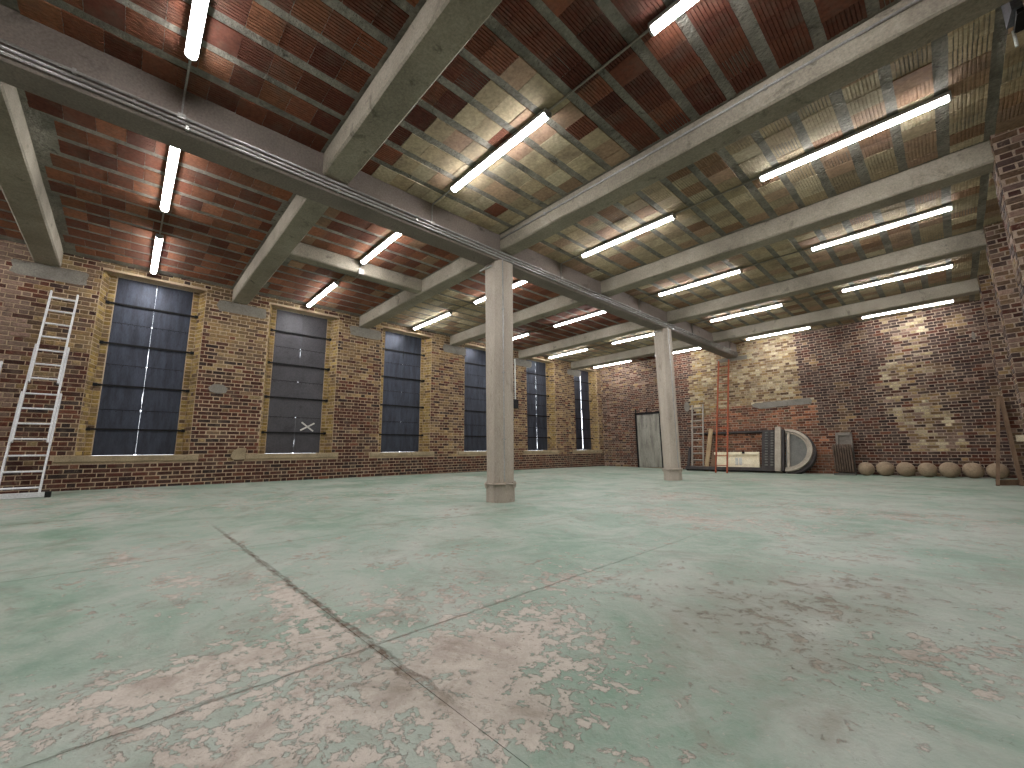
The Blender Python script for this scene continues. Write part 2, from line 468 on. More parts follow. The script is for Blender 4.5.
def col_reveal(u, z): return pick([('yellow', 0.9), ('ochre', 0.25), ('brown', 0.06)])

COURSE, BL, BH_, JT = 0.0752, 0.225, 0.1075, 0.012
FACE = 0.007      # brick faces stand this proud of the mortar core

BRICK_MESH = {}
def brick_mesh(kind, var):
    """unit-length bricks shared between the single brick objects: width set by kind, slightly uneven"""
    key = (kind, var)
    if key in BRICK_MESH: return BRICK_MESH[key]
    rnd = random.Random(var*7+len(kind))
    w = {'stretcher': BL-JT, 'header': BH_-JT}[kind]/2
    h, d = (COURSE-JT)/2, 0.03
    mb = MB()
    j = lambda: rnd.uniform(-0.0035, 0.0035)
    for y in (-d, d*0.55):
        for (a, b) in ((-1,-1), (1,-1), (1,1), (-1,1)):
            mb.v.append((a*w+j(), y, b*h+j()*0.6))
    # chamfered face
    for (a, b) in ((-1,-1), (1,-1), (1,1), (-1,1)):
        mb.v.append((a*(w-0.007)+j(), d+j()*0.5, b*(h-0.006)+j()*0.6))
    for r in (0, 4):
        for i in range(4):
            k = (i+1) % 4
            mb.f.append((r+i, r+k, r+4+k, r+4+i)); mb.c.append(None)
    mb.f.append((8, 9, 10, 11)); mb.c.append(None)
    o = mb.build('brick', M['brick_o'])
    me = o.data; bpy.data.objects.remove(o)
    BRICK_MESH[key] = me
    return me

def lay(U0, U1, Z0, Z1, openings, colfn, seed=0, bond='flemish', off=0.0):
    """list of (u centre, z centre, width, height, colour) for a running wall"""
    rnd = random.Random(seed)
    out = []
    nc = int(round((Z1-Z0)/COURSE))
    for r in range(nc):
        z = Z0+(r+0.5)*COURSE
        cuts = [(a, b) for (a, b, c, d) in openings if c < z < d]
        spans = []
        s = U0
        for a, b in sorted(cuts):
            if a > s: spans.append((s, min(a, U1)))
            s = max(s, b)
        if s < U1: spans.append((s, U1))
        for (a, b) in spans:
            if b-a < 0.02: continue
            u = math.floor((a-off)/((BL+BH_)))*(BL+BH_)+off-((BL+BH_)/2 if r % 2 else 0)
            k = 0
            while u < b:
                w = BL if k % 2 == 0 else BH_
                p, q = max(u, a), min(u+w, b)
                if q-p > 0.035:
                    full = abs((q-p)-w) < 1e-6
                    jz = 0.004*nz(u, z, 1.3, 2)
                    out.append(((p+q)/2, z+jz, q-p-JT, COURSE-JT, colfn((p+q)/2, z), full, 'stretcher' if w == BL else 'header'))
                u += w; k += 1
    return out

def place_bricks(parent, bricks, origin, ud, nd, key, nsingle, face=FACE):
    """bricks on a plane: origin + u*ud, normal nd. the nsingle best (key) become single objects, the rest one mesh"""
    ud, nd = Vector(ud), Vector(nd)
    idx = sorted([i for i, b in enumerate(bricks) if b[5]], key=lambda i: key(bricks[i]))[:nsingle]
    single = set(idx)
    rest = MB()
    rot = Matrix((ud, nd, Vector((0, 0, 1)))).transposed().to_4x4()
    if rot.determinant() < 0:
        rot = Matrix((-ud, nd, Vector((0, 0, 1)))).transposed().to_4x4()
    for i, (u, z, w, h, c, full, kind) in enumerate(bricks):
        proud = face+random.uniform(-0.004, 0.004)
        p = Vector(origin)+ud*u+Vector((0, 0, z))
        if i in single:
            o = bpy.data.objects.new('brick', brick_mesh(kind, random.randrange(4)))
            o.color = (*lin(c), 1)
            mm = rot.copy(); mm.translation = p+nd*(proud-0.03)
            o.matrix_world = mm
            COL.objects.link(o); o.parent = parent
        else:
            cl = lin(c)
            ch = min(0.006, w*0.2)
            n = len(rest.v)
            q = p+nd*(proud)
            for (dd, ins) in ((-0.045, 0.0), (-0.006, 0.0), (0.0, ch)):
                for (a, b) in ((-1,-1), (1,-1), (1,1), (-1,1)):
                    rest.v.append(tuple(q+ud*(a*(w/2-ins)+random.uniform(-.002, .002))+Vector((0, 0, b*(h/2-ins)+random.uniform(-.0015, .0015)))+nd*dd))
            flip = ud.cross(Vector((0, 0, 1))).dot(nd) < 0
            for r in (0, 4):
                for k in range(4):
                    e = (k+1) % 4
                    f = (n+r+k, n+r+e, n+r+4+e, n+r+4+k)
                    rest.f.append(f if not flip else f[::-1]); rest.c.append(cl)
            f = (n+8, n+9, n+10, n+11)
            rest.f.append(f if not flip else f[::-1]); rest.c.append(cl)
    if rest.f:
        o = rest.build('brickwork', M['brick_c'], parent, recalc=False)
        o['kind'] = 'stuff'

# --- left wall (windows)
mb = MB()
x1 = XL; x0 = XL-0.5
edges = [YR-0.3]
for wy in WIN_Y: edges += [wy-WHALF-SPLAY, wy+WHALF+SPLAY]
edges.append(YB+0.3)
mb.quad_box((x0, YR-0.3, -0.3), (x1, YB+0.3, SILL-0.01))                # below the sills
for k in range(0, len(edges), 2):
    a, b = edges[k], edges[k+1]
    ai = a-SPLAY if k > 0 else a
    bi = b+SPLAY if k < len(edges)-2 else b
    br = b+SPLAY-REB if bi != b else b
    ar = a-SPLAY+REB if ai != a else a
    prof = [(x1, a), (x1, b), (x1-WDEPTH, br), (x1-WDEPTH, bi), (x0, bi), (x0, ai), (x1-WDEPTH, ai), (x1-WDEPTH, ar)]
    mb.prism(prof, 'z', SILL-0.01, WTOP)
mb.quad_box((x0, YR-0.3, WTOP), (x1, YB+0.3, 4.5))
wall_left = tag(mb.build('wall_left', M['mortar']), 'long brick wall with six shuttered windows', 'wall', kind='structure')
ops = [(wy-WHALF-SPLAY, wy+WHALF+SPLAY, SILL, WTOP+0.01) for wy in WIN_Y]
ops += [(wy-0.98, wy+0.90, SILL-0.115, SILL+0.01) for wy in WIN_Y]          # sills are let into the wall
bl = lay(YR, YB, 0.0, CEIL+0.05, ops, col_left, 1)
place_bricks(wall_left, bl, (XL, 0, 0), (0, 1, 0), (1, 0, 0), lambda b: abs(b[0]-0.9)+0.6*abs(b[1]-1.9) if b[0] > -1.3 else 99, 300)
# splayed reveals: yellow stock bricks
SS = SPLAY-REB
SL = math.hypot(SS, WDEPTH)
for wy in WIN_Y:
    for sgn in (-1, 1):
        ud = Vector((-WDEPTH, -sgn*SS, 0)).normalized()
        nd = Vector((SS, -sgn*WDEPTH, 0)).normalized()
        b2 = lay(0.002, SL, SILL, WTOP, [], col_reveal, int(wy*10)+sgn, off=0.0)
        place_bricks(wall_left, b2, (XL, wy+sgn*(WHALF+SPLAY), 0), ud, nd, lambda b: 0, 0, face=0.006)
        place_bricks(wall_left, lay(0.004, REB, SILL, WTOP, [], col_reveal, int(wy*10)+sgn+5, off=0.004-BL), (XL-WDEPTH, wy+sgn*WHALF, 0), (0, sgn, 0), (1, 0, 0), lambda b: 0, 0, face=0.006)

# --- back wall
mb = MB(); mb.quad_box((XL-0.5, YB, -0.3), (XR+0.4, YB+0.4, 4.5))
wall_back = tag(mb.build('wall_back', M['mortar_dark']), 'patched brick end wall of many brick colours', 'wall', kind='structure')
DOOR = (-8.47, -7.40, 0.0, 2.12)
bb = lay(XL, XR, 0.0, CEIL+0.05, [DOOR], col_back, 2)
place_bricks(wall_back, bb, (0, YB, 0), (1, 0, 0), (0, -1, 0), lambda b: abs(b[0]+0.5)+0.5*abs(b[1]-2.2), 300)

# --- right wall with pilasters
mb = MB(); mb.quad_box((XR, YR-0.3, -0.3), (XR+0.4, YB+0.3, 4.5))
wall_right = tag(mb.build('wall_right', M['mortar_dark']), 'brick side wall with projecting brick piers', 'wall', kind='structure')
br = lay(YR, YB, 0.0, CEIL+0.05, [], col_right, 3)
place_bricks(wall_right, br, (XR, 0, 0), (0, 1, 0), (-1, 0, 0), lambda b: 0, 0)
PIERS = [(0.72, -1.45, -1.0), (0.72, 1.28, 1.75), (0.74, 4.02, 4.45), (0.705, 6.76, 7.20), (0.745, 9.62, 10.06), (0.755, 12.45, 12.92)]
pier_lab = ['behind the viewer', 'close on the right', 'carrying the nearest full beam', 'third from the end wall', 'second from the end wall', 'nearest the end wall']
for (px, pa, pb), pl in zip(PIERS, pier_lab):
    mb = MB(); mb.quad_box((px, pa, -0.05), (XR+0.01, pb, CEIL+0.05))
    o = tag(mb.build('brick_pier', M['mortar_dark']), 'brick pier on the right wall, '+pl, 'pier', 'brick piers of the right wall', 'structure')
    f1 = lay(pa, pb, 0.0, CEIL+0.05, [], col_right, int(pa*10))
    place_bricks(o, f1, (px, 0, 0), (0, 1, 0), (-1, 0, 0), lambda b: b[1], 0)
    f2 = lay(px-FACE, XR, 0.0, CEIL+0.05, [], col_right, int(pa*10)+1)
    place_bricks(o, f2, (0, pa, 0), (1, 0, 0), (0, -1, 0), lambda b: abs(b[1]-2.5), 60 if pa > 6 else 0)
    place_bricks(o, lay(px-FACE, XR, 0.0, CEIL+0.05, [], col_right, int(pa*10)+2), (0, pb, 0), (1, 0, 0), (0, 1, 0), lambda b: 0, 0)

# --- rear wall behind the viewer
mb = MB(); mb.quad_box((XL-0.5, YR-0.4, -0.3), (XR+0.4, YR, 4.5))
wall_rear = tag(mb.build('wall_rear', M['mortar_dark']), 'brick wall behind the viewer', 'wall', kind='structure')
place_bricks(wall_rear, lay(XL, XR, 0.0, CEIL+0.05, [], col_right, 5), (0, YR, 0), (1, 0, 0), (0, 1, 0), lambda b: 0, 0)

# ------------------------------------------------------------------ beams
def beam_profile(a, b, z0, z1, ch=0.018):
    return [(a, z1), (a, z0+ch), (a+ch, z0), (b-ch, z0), (b, z0+ch), (b, z1)]
def rough_prism(mb, prof, axis, a, b, step=0.35, amp=0.006, seed=0):
    n = max(1, int(abs(b-a)/step)); loops = []
    for i in range(n+1):
        t = a+(b-a)*i/n; lp = []
        for k, p in enumerate(prof):
            dx = amp*mnoise.noise(Vector((t*1.3, k*3.1, seed))); dz = amp*mnoise.noise(Vector((t*1.3, k*5.7+40, seed))) if k in (1, 2, 3, 4) else 0
            q = (p[0]+dx, p[1]+dz)
            lp.append((t, q[0], q[1]) if axis == 'x' else (q[0], t, q[1]))
        loops.append(lp)
    mb.loft(loops)
mb = MB(); rough_prism(mb, beam_profile(MB0, MB1, MBZ, CEIL+0.06), 'y', YR, YB, 0.4, 0.006, 1)
main_beam = tag(mb.build('main_beam', M['main_concrete']), 'deep concrete main beam running over the columns, with conduits along its side', 'beam')
ordn = ['cut by the left edge of the picture', 'crossing the top of the picture, nearest', 'over the nearer column', 'between the two columns', 'over the farther column', 'closest to the end wall']
for (a, b), on in zip(BEAMS, ordn):
    mb = MB(); rough_prism(mb, beam_profile(a, b, SBZ, CEIL+0.06), 'x', XL, MB0, 0.4, 0.008, a)
    tag(mb.build('cross_beam', M['concrete']), 'concrete cross beam on the window side, '+on, 'beam', 'cross beams')
    mb = MB(); rough_prism(mb, beam_profile(a, b, SBZ, CEIL+0.06), 'x', MB1, XR if a < 0 else 0.74, 0.4, 0.008, a+50)
    tag(mb.build('cross_beam', M['concrete']), 'concrete cross beam right of the main beam, '+(on if a > 0 else 'behind the viewer'), 'beam', 'cross beams')
mb = MB(); rough_prism(mb, beam_profile(-7.16, -6.95, 3.93, CEIL+0.06), 'y', BEAMS[1][1], BEAMS[2][0], 0.4, 0.006, 8)
tag(mb.build('trimmer_beam', M['concrete']), 'short concrete trimmer beam between two cross beams, above the second window', 'beam')

# ------------------------------------------------------------------ ceiling bays of hollow clay tiles between concrete ribs
RIB, TW, TL = 0.355, 0.262, 0.237
def tile_mesh(kind, var):
    rnd = random.Random(var)
    mb = MB(); w, l = TW/2, TL/2-0.002
    prof = [(-w, 0.05), (-w, 0.0)]
    if kind == 'grooved':
        ng = 9; p = TW/ng
        for g in range(ng):
            x = -w+g*p
            if g: prof += [(x-0.005, 0.0), (x-0.003, 0.007), (x+0.003, 0.007), (x+0.005, 0.0)]
    prof += [(w, 0.0), (w, 0.05)]
    loops = []
    for t in (-l, l):
        loops.append([(x+rnd.uniform(-.001, .001), t+rnd.uniform(-.003, .003), z+rnd.uniform(-.001, .001)) for x, z in prof])
    n = len(prof)
    for lp in loops: mb.v += lp
    for i in range(n-1):
        mb.f.append((i, i+1, n+i+1, n+i)); mb.c.append(None)
    mb.f.append(tuple(range(n))); mb.c.append(None)
    mb.f.append(tuple(range(2*n-1, n-1, -1))); mb.c.append(None)
    o = mb.build('clay_tile', M['tile_o']); me = o.data; bpy.data.objects.remove(o)
    return me
TILE = {k: [tile_mesh(k, v) for v in range(4)] for k in ('grooved', 'smooth')}
TP = {'red': [(128,78,60),(120,72,56),(138,86,66),(114,68,54)], 'dred': [(108,62,50),(100,57,47),(116,68,54)],
      'orange': [(150,98,72),(142,90,66),(158,106,80),(134,84,64)], 'cream': [(200,182,150),(192,172,140),(206,190,160),(186,166,136)],
      'pink': [(188,158,130),(178,148,122),(182,150,126)], 'brown': [(166,132,104),(156,122,96)]}
def tile_col(bay, side, x, y):
    n = nz(x, y, 0.8, bay*3+11)
    if side == 'R':
        if bay <= 0: w = [('red', 0.7), ('orange', 0.2), ('dred', 0.2)]
        elif bay == 1:
            lim = -2.05+0.25*n
            if x < lim and not (y < 1.95+0.18*(x > -3.3)): w = [('cream', 0.75), ('pink', 0.2), ('red', 0.05)] if x < -2.6 else [('cream', 0.45), ('pink', 0.35), ('red', 0.3)]
            else: w = [('dred', 0.6), ('red', 0.5)]
        else: w = [('cream', 0.62), ('pink', 0.26), ('brown', 0.12)]
    else:
        if bay <= 0: w = [('orange', 0.65), ('red', 0.35)]
        elif bay == 1: w = [('orange', 0.6), ('red', 0.3), ('brown', 0.2)]
        elif bay == 2: w = [('cream', 0.8), ('pink', 0.2)] if x < -7.2+0.5*n else [('red', 0.5), ('orange', 0.5)]
        elif bay == 3: w = [('red', 0.7), ('dred', 0.3)] if x > -8.3 else [('brown', 0.5), ('red', 0.5)]
        elif bay == 4: w = [('cream', 0.7), ('pink', 0.3)]
        else: w = [('red', 0.5), ('brown', 0.5)]
    t = random.random()*sum(k[1] for k in w)
    for k, q in w:
        t -= q
        if t <= 0: break
    g = random.uniform(0.9, 1.08)
    return k, tuple(v*g for v in random.choice(TP[k]))
ybays = [(YR, BEAMS[0][0])]+[(BEAMS[i][1], BEAMS[i+1][0]) for i in range(5)]+[(BEAMS[5][1], YB)]
bay_words = ['behind the viewer', 'nearest the viewer', 'second from the viewer', 'third from the viewer', 'fourth from the viewer', 'fifth from the viewer', 'against the end wall']
for bi, (ya, yb) in enumerate(ybays):
    bay = bi-1
    for side, (xa, xb) in (('L', (XL, MB0)), ('R', (MB1, XR))):
        mb = MB(); mb.quad_box((xa-(0.5 if side == 'L' else 0), ya-0.15, CEIL+0.010), (xb+(0.4 if side == 'R' else 0), yb+0.15, CEIL+0.35))
        c = mb.build('ceiling', M['rib'])
        tag(c, 'hollow clay tile ceiling bay %s, %s' % (bay_words[bi], 'on the window side' if side == 'L' else 'on the right'), 'ceiling', kind='structure')
        r = 0
        xr = (-0.015 if side == 'R' else -6.26+RIB*18)+RIB/2+RIB*3
        while xr > xa: xr -= RIB
        xr += RIB
        while xr < xb:
            if xr-TW/2 < xa-0.02 or xr+TW/2 > min(xb, 1.08)+0.02:
                xr += RIB; continue
            if bay == 1 and side == 'L' and -7.16-TW/2 < xr < -6.95+TW/2:
                xr += RIB; continue
            m0 = random.choice([0.05, 0.12, 0.16, 0.21]) if side == 'L' else random.choice([0.03, 0.06, 0.14])
            n = int((yb-ya-m0-0.05)/TL)
            jx = random.uniform(-.008, .008)
            rem = yb-0.03-(ya+m0+n*TL)
            for k in range(n+(1 if rem > 0.07 else 0)):
                yy = ya+m0+(k+0.5)*TL if k < n else ya+m0+n*TL+(rem-0.01)/2
                kind, cc = tile_col(bay, side, xr, yy)
                smooth_ = (kind in ('cream', 'pink') and (side == 'L' or (bay == 1 and xr < -2.3))) or random.random() < 0.12
                o = bpy.data.objects.new('clay_tile', random.choice(TILE['smooth' if smooth_ else 'grooved']))
                o.location = (xr+jx+random.uniform(-.003, .003), yy, CEIL+random.uniform(-.004, .004))
                if k == n: o.scale = (1, (rem-0.012)/TL, 1)
                o.color = (*lin(cc), 1)
                o.parent = c
                COL.objects.link(o)
            xr += RIB

# ------------------------------------------------------------------ columns
def octo(cx, cy, half, ch, z):
    a, b = half, half-ch
    return [(cx+x, cy+y, z) for x, y in ((b,-a),(a,-b),(a,b),(b,a),(-b,a),(-a,b),(-a,-b),(-b,-a))]
for (cx, cy), lab in (((-4.745, 4.20), 'nearer'), ((-4.745, 9.74), 'farther')):
    r = empty('concrete_column', (cx, cy, 0))
    tag(r, '%s pale chamfered concrete column under the main beam' % lab, 'column', 'concrete columns')
    h = 0.205 if lab == 'nearer' else 0.192
    mb = MB(); mb.loft([octo(cx, cy, h, 0.115, -0.01), octo(cx, cy, h, 0.115, 0.245)])
    a = mb.build('plinth', M['column'], r)
    mb = MB(); mb.loft([octo(cx, cy, h-0.008, 0.115, 0.245), octo(cx, cy, h-0.008, 0.10, 1.8), octo(cx, cy, h-0.01, 0.075, MBZ+0.01)])
    b = mb.build('shaft', M['column'], r)
    shift(r, a, b)
    mb = MB()                                # shallow broken ledge where the shaft meets the plinth
    mb.loft([octo(cx, cy, h+0.022, 0.125, 0.248), octo(cx, cy, h+0.03, 0.125, 0.264), octo(cx, cy, h-0.004, 0.115, 0.272)])
    o = mb.build('ledge', M['column'], r); shift(r, o)
    for (sx, sy) in ((1,-1), (1,1), (-1,-1), (-1,1)):
        for (dx, dy) in ((h, h-0.13), (h-0.13, h)):
            mb = MB(); mb.quad_box((cx+sx*dx-0.022, cy+sy*dy-0.022, 0.205), (cx+sx*dx+0.022, cy+sy*dy+0.022, 0.285))
            o = mb.build('lug', M['column'], r); shift(r, o)
    mb = MB()                                # steel edge plate under the beam
    mb.quad_box((cx-h-0.02, cy-h-0.02, MBZ-0.075), (cx+0.05, cy-h+0.012, MBZ-0.06))
    o = mb.build('edge_plate', M['galv'], r); shift(r, o)
    mb = MB(); mb.tube([(cx+h+0.012, cy-h+0.09, 0.30), (cx+h+0.012, cy-h+0.09, MBZ+0.02)], 0.011)
    p = tag(mb.build('conduit_pipe', M['galv']), 'thin steel conduit running down the %s column' % lab, 'conduit')
    for z in (0.9, 1.9, 2.9):
        mb = MB(); mb.quad_box((cx+h-0.003, cy-h+0.07, z), (cx+h+0.027, cy-h+0.11, z+0.02)); mb.build('clip', M['galv'], p)

# ------------------------------------------------------------------ windows: steel shutters
def window(n, wy):
    root = empty('window_%d' % n, (XL-WDEPTH, wy, SILL))
    wl = ['first window from the left, tall dark blue steel shutters', 'second window from the left, grey steel shutters with a white taped cross', 'third window from the left, steel shutters beside the nearer column',
          'fourth window from the left, shutters half hidden by the nearer column', 'fifth window from the left, just right of the nearer column', 'last window, narrowest in view, beside the end wall']
    tag(root, wl[n-1], 'window', kind='structure')
    rnd = random.Random(n)
    X = XL-WDEPTH
    mat = M['steel_grey'] if n == 2 else M['steel']
    parts = []
    H = WTOP-SILL-0.01
    fr = [0, 0.245, 0.497, 0.735, 1.0]                      # plate joints from the bottom
    gap = [0.0006, 0.0004, 0.0006, 0.0008, 0.002, 0.015][n-1]
    for sgn in (-1, 1):
        leaf = MB()
        # stiles of the leaf, set back behind the plates
        for (a, b) in ((WHALF-0.06, WHALF-0.003),)+(((gap+0.012, gap+0.05),) if n < 5 else ()):
            leaf.quad_box((X-0.05, min(wy+sgn*a, wy+sgn*b), SILL+0.012), (X-0.012, max(wy+sgn*a, wy+sgn*b), WTOP-0.02))
        for k in range(5):
            zz = SILL+0.012+H*fr[k]
            leaf.quad_box((X-0.05, min(wy+sgn*(gap+0.02), wy+sgn*(WHALF-0.003)), max(SILL+0.002, zz-0.04)), (X-0.018, max(wy+sgn*(gap+0.02), wy+sgn*(WHALF-0.003)), min(WTOP-0.02, zz+0.04)))
        lf = leaf.build('shutter', M['iron'], root); parts.append(lf)
        for k in range(4):
            z0, z1 = SILL+0.012+H*fr[k]+0.002, SILL+0.005+H*fr[k+1]-0.002
            # meeting edge is bent and lets daylight through
            m_ = 7; pin = []
            for q in range(m_+1):
                t = q/m_
                g = gap+(rnd.uniform(0.002, 0.013) if rnd.random() < (0.13 if n < 5 else 0.3) else 0)
                pin.append((wy+sgn*g, z0+(z1-z0)*t))
            out = [(wy+sgn*(WHALF-0.002-rnd.uniform(0, .004)), z1), (wy+sgn*(WHALF-0.002-rnd.uniform(0, .004)), z0)]
            prof = pin+out
            mb = MB(); dx = rnd.uniform(-.003, .003)
            mb.loft([[(X-0.004+dx, p, z) for p, z in prof], [(X+dx, p, z) for p, z in prof]])
            o = mb.build('plate', mat, lf); parts.append(o)
            mb = MB()
            for q in range(6):
                y = wy+sgn*(0.07+q*0.088)
                mb.obox((X+0.002, y, z1-0.02), (0.004, 0, 0), (0, 0.006, 0), (0, 0, 0.006))
            if k < 3: parts.append(mb.build('rivet_row', M['iron'], lf))
    for fz in (0.14, 0.38, 0.615, 0.845):
        z = SILL+H*fz
        mb = MB(); mb.quad_box((X+0.02, wy-WHALF-0.10, z-0.017), (X+0.032, wy+WHALF+0.10, z+0.017))
        for s in (-1, 1):
            mb.quad_box((X+0.012, wy+s*(WHALF+0.09)-0.03, z-0.028), (X+0.040, wy+s*(WHALF+0.09)+0.03, z+0.028))
        for q in range(5):
            mb.quad_box((X+0.03, wy-0.46+q*0.23-0.012, z-0.012), (X+0.04, wy-0.46+q*0.23+0.012, z+0.012))
        parts.append(mb.build('strap', M['iron'], root))
    mb = MB()
    rough_prism(mb, [(XL-WDEPTH-0.1, SILL), (XL-WDEPTH-0.1, SILL-0.11), (XL+0.022, SILL-0.11), (XL+0.030, SILL-0.10), (XL+0.030, SILL-0.008), (XL+0.02, SILL)], 'y', wy-0.97, wy+0.89, 0.2, 0.006, n)
    parts.append(mb.build('sill', M['sill'], root))
    if n == 2:
        c = Vector((X+0.006, wy+0.26, SILL+H*0.185))
        for d in (Vector((0, 0.15, 0.085)), Vector((0, 0.13, -0.10))):
            mb = MB(); L = d.length; dn = d.normalized(); up = Vector((1, 0, 0)).cross(dn)
            mb.obox(c, (0.0015, 0, 0), dn*L, up*0.017); c = c+Vector((0.002, 0, 0))
            parts.append(mb.build('tape_strip', M['tape'], root))
    par = Matrix.Translation(-Vector(root.location))
    for o in parts:
        if o.parent == root: o.matrix_parent_inverse = par
for i, wy in enumerate(WIN_Y): window(i+1, wy)

# cement bearing pads under the beams on the window wall and other patches
for (a, b), on in zip(BEAMS, ordn):
    cy = (a+b)/2
    mb = MB()
    pts = []
    for k in range(14):
        t = 2*math.pi*k/14
        pts.append((cy+0.05+0.43*math.copysign(abs(math.cos(t))**0.22, math.cos(t))+random.uniform(-.03, .03), SBZ-0.13+0.12*math.copysign(abs(math.sin(t))**0.25, math.sin(t))+random.uniform(-.012, .012)))
    mb.loft([[(XL-0.01, p, z) for p, z in pts], [(XL+0.012, p, z) for p, z in pts]])
    tag(mb.build('cement_pad', M['patch']), 'grey cement pad below the beam end '+on, 'cement patch', 'bearing pads on the window wall')
def wall_patch(pts, plane, label, mat='patch', th=0.02):
    mb = MB()
    if plane == 'L': mb.loft([[(XL-0.01, p, z) for p, z in pts], [(XL+th, p, z) for p, z in pts]])
    else: mb.loft([[(p, YB+0.01, z) for p, z in pts], [(p, YB-th, z) for p, z in pts]])
    return tag(mb.build('cement_patch', M[mat]), label, 'cement patch')
wall_patch([(1.12,2.06),(1.15,1.98),(1.28,1.94),(1.42,1.97),(1.44,2.06),(1.36,2.13),(1.2,2.13)], 'L', 'small grey cement patch on the brick between the first two windows')
wall_patch([(1.62,0.78),(1.60,0.68),(1.66,0.63),(1.85,0.63),(1.86,0.86),(1.72,0.87)], 'L', 'pale cement lump on the brick left of the second window sill', 'sill', 0.03)
wall_patch([(-4.25,2.02),(-4.05,1.95),(-3.6,1.98),(-2.74,1.99),(-2.70,2.10),(-2.76,2.17),(-3.4,2.16),(-4.2,2.15),(-4.32,2.10)], 'B', 'long grey cement band on the end wall above the arched frame')
wall_patch([(-6.40+0.10*math.cos(t*math.pi/8), 2.22+0.17*math.sin(t*math.pi/8)) for t in range(16)], 'B', 'round pale plaster patch on the end wall left of the small ladder')
wall_patch([(-5.25,3.62),(-4.3,3.62),(-4.3,3.74),(-5.2,3.74)], 'B', 'cement pad under the end of the main beam')
wall_patch([(0.62+0.03*math.cos(t*math.pi/6), 3.33+0.10*math.sin(t*math.pi/6)) for t in range(12)], 'B', 'small pale plaster blob high at the right end of the end wall')

# ------------------------------------------------------------------ tube lights and conduits
LX = [(-9.84, -8.10, 'nearest the window wall'), (-7.12, -5.44, 'just left of the main beam'), (-4.07, -2.40, 'just right of the main beam'), (-1.28, 0.40, 'nearest the right wall')]
row_words = bay_words[1:]
def tube_light(x0, x1, y, label):
    r = empty('tube_light', ((x0+x1)/2, y, CEIL))
    tag(r, label, 'ceiling light', 'white tube lights under the ceiling')
    ps = []
    mb = MB(); mb.prism([(y-0.046, CEIL-0.008), (y+0.046, CEIL-0.008), (y+0.046, CEIL-0.049), (y+0.042, CEIL-0.049), (y+0.040, CEIL-0.046), (y-0.040, CEIL-0.046), (y-0.042, CEIL-0.049), (y-0.046, CEIL-0.049)], 'x', x0, x1)
    ps.append(mb.build('tray', M['tray'], r))
    prof = [(y+0.041*math.cos(t), CEIL-0.048-0.036*math.sin(t)) for t in [math.pi*k/6 for k in range(7)]]
    mb = MB(); mb.prism(prof, 'x', x0+0.02, x1-0.02)
    ps.append(mb.build('diffuser', M['tube'], r))
    for a in (x0, x1-0.018):
        prof = [(y+0.046*math.cos(t), CEIL-0.045-0.042*math.sin(t)) for t in [math.pi*k/6 for k in range(7)]]
        mb = MB(); mb.prism(prof, 'x', a, a+0.018); ps.append(mb.build('end_cap', M['tray'], r))
    shift(r, *ps)
for ri, y in [(-1, -2.65)]+list(enumerate(ROWS)):
    for (x0, x1, w) in LX:
        if ri == 1 and x0 == -7.12: x0 = -6.86
        tube_light(x0, x1, y, 'white tube light %s, ceiling bay %s' % (w, bay_words[ri+1]))
    # conduit linking the tubes, above the beams' soffits, one run on each side of the main beam
    zc = CEIL-0.018
    mb = MB(); mb.tube([(-4.07, y, zc), (MB1+0.03, y, zc), (MB1+0.014, y, zc-0.03), (MB1+0.014, y, 3.86)], 0.010)
    o = tag(mb.build('conduit_pipe', M['galv']), 'conduit drop from the tube light down the main beam, bay '+bay_words[ri+1], 'conduit', 'light conduit runs')
    mb = MB(); mb.quad_box((MB1, y-0.03, 3.835), (MB1+0.035, y+0.03, 3.885)); mb.build('junction_box', M['galv'], o)
    mb = MB(); mb.tube([(-2.40, y, zc), (-1.28, y, zc)], 0.011)
    tag(mb.build('conduit_pipe', M['alu_dull']), 'conduit between the two right hand tube lights, bay '+bay_words[ri+1], 'conduit', 'light conduit runs')
    if ri == 1: pts = [(-6.87, y, zc), (-6.93, y, zc-0.05), (-6.93, y, 3.915), (-7.17, y, 3.915), (-7.19, y, zc-0.04), (-7.3, y, zc), (-8.10, y, zc)]
    else: pts = [(-7.12, y, zc), (-8.10, y, zc)]
    mb = MB(); mb.tube(pts, 0.010)
    o = tag(mb.build('conduit_pipe', M['alu_dull']), 'conduit between the two window side tube lights, bay '+bay_words[ri+1], 'conduit', 'light conduit runs')
    if ri == 1:
        mb = MB(); mb.quad_box((-6.95, y-0.045, 3.90), (-6.90, y+0.045, 3.99)); mb.build('junction_box', M['galv'], o)
for k, (z, nm) in enumerate(((3.856, 'uppermost'), (3.806, 'middle'), (3.762, 'lowest'))):
    mb = MB(); mb.tube([(MB1+0.024, YR+0.02, z), (MB1+0.024, YB-0.04, z)], 0.0125, 10)
    o = tag(mb.build('conduit_pipe', M['galv'], smooth=True), nm+' of the three steel conduits along the main beam', 'conduit', 'main beam conduits')
    y = -2.0+0.37*k
    while y < 14.3:
        mb = MB(); mb.quad_box((MB1+0.008, y-0.012, z-0.018), (MB1+0.04, y+0.012, z+0.018)); mb.build('clip', M['galv'], o); y += 1.4
mb = MB(); mb.tube([(MB1+0.03, BEAMS[2][0]-0.012, 4.08), (0.73, BEAMS[2][0]-0.012, 4.08)], 0.0125, 10)
o = tag(mb.build('conduit_pipe', M['galv'], smooth=True), 'single steel conduit along the top of the cross beam over the nearer column', 'conduit')
for x in (-3.6, -2.2, -0.8, 0.5):
    mb = MB(); mb.quad_box((x-0.012, BEAMS[2][0]-0.03, 4.06), (x+0.012, BEAMS[2][0], 4.10)); mb.build('clip', M['galv'], o)
mb = MB(); mb.tube([(XL+0.03, 9.52, 2.45), (XL+0.03, 9.52, 3.85)], 0.022)
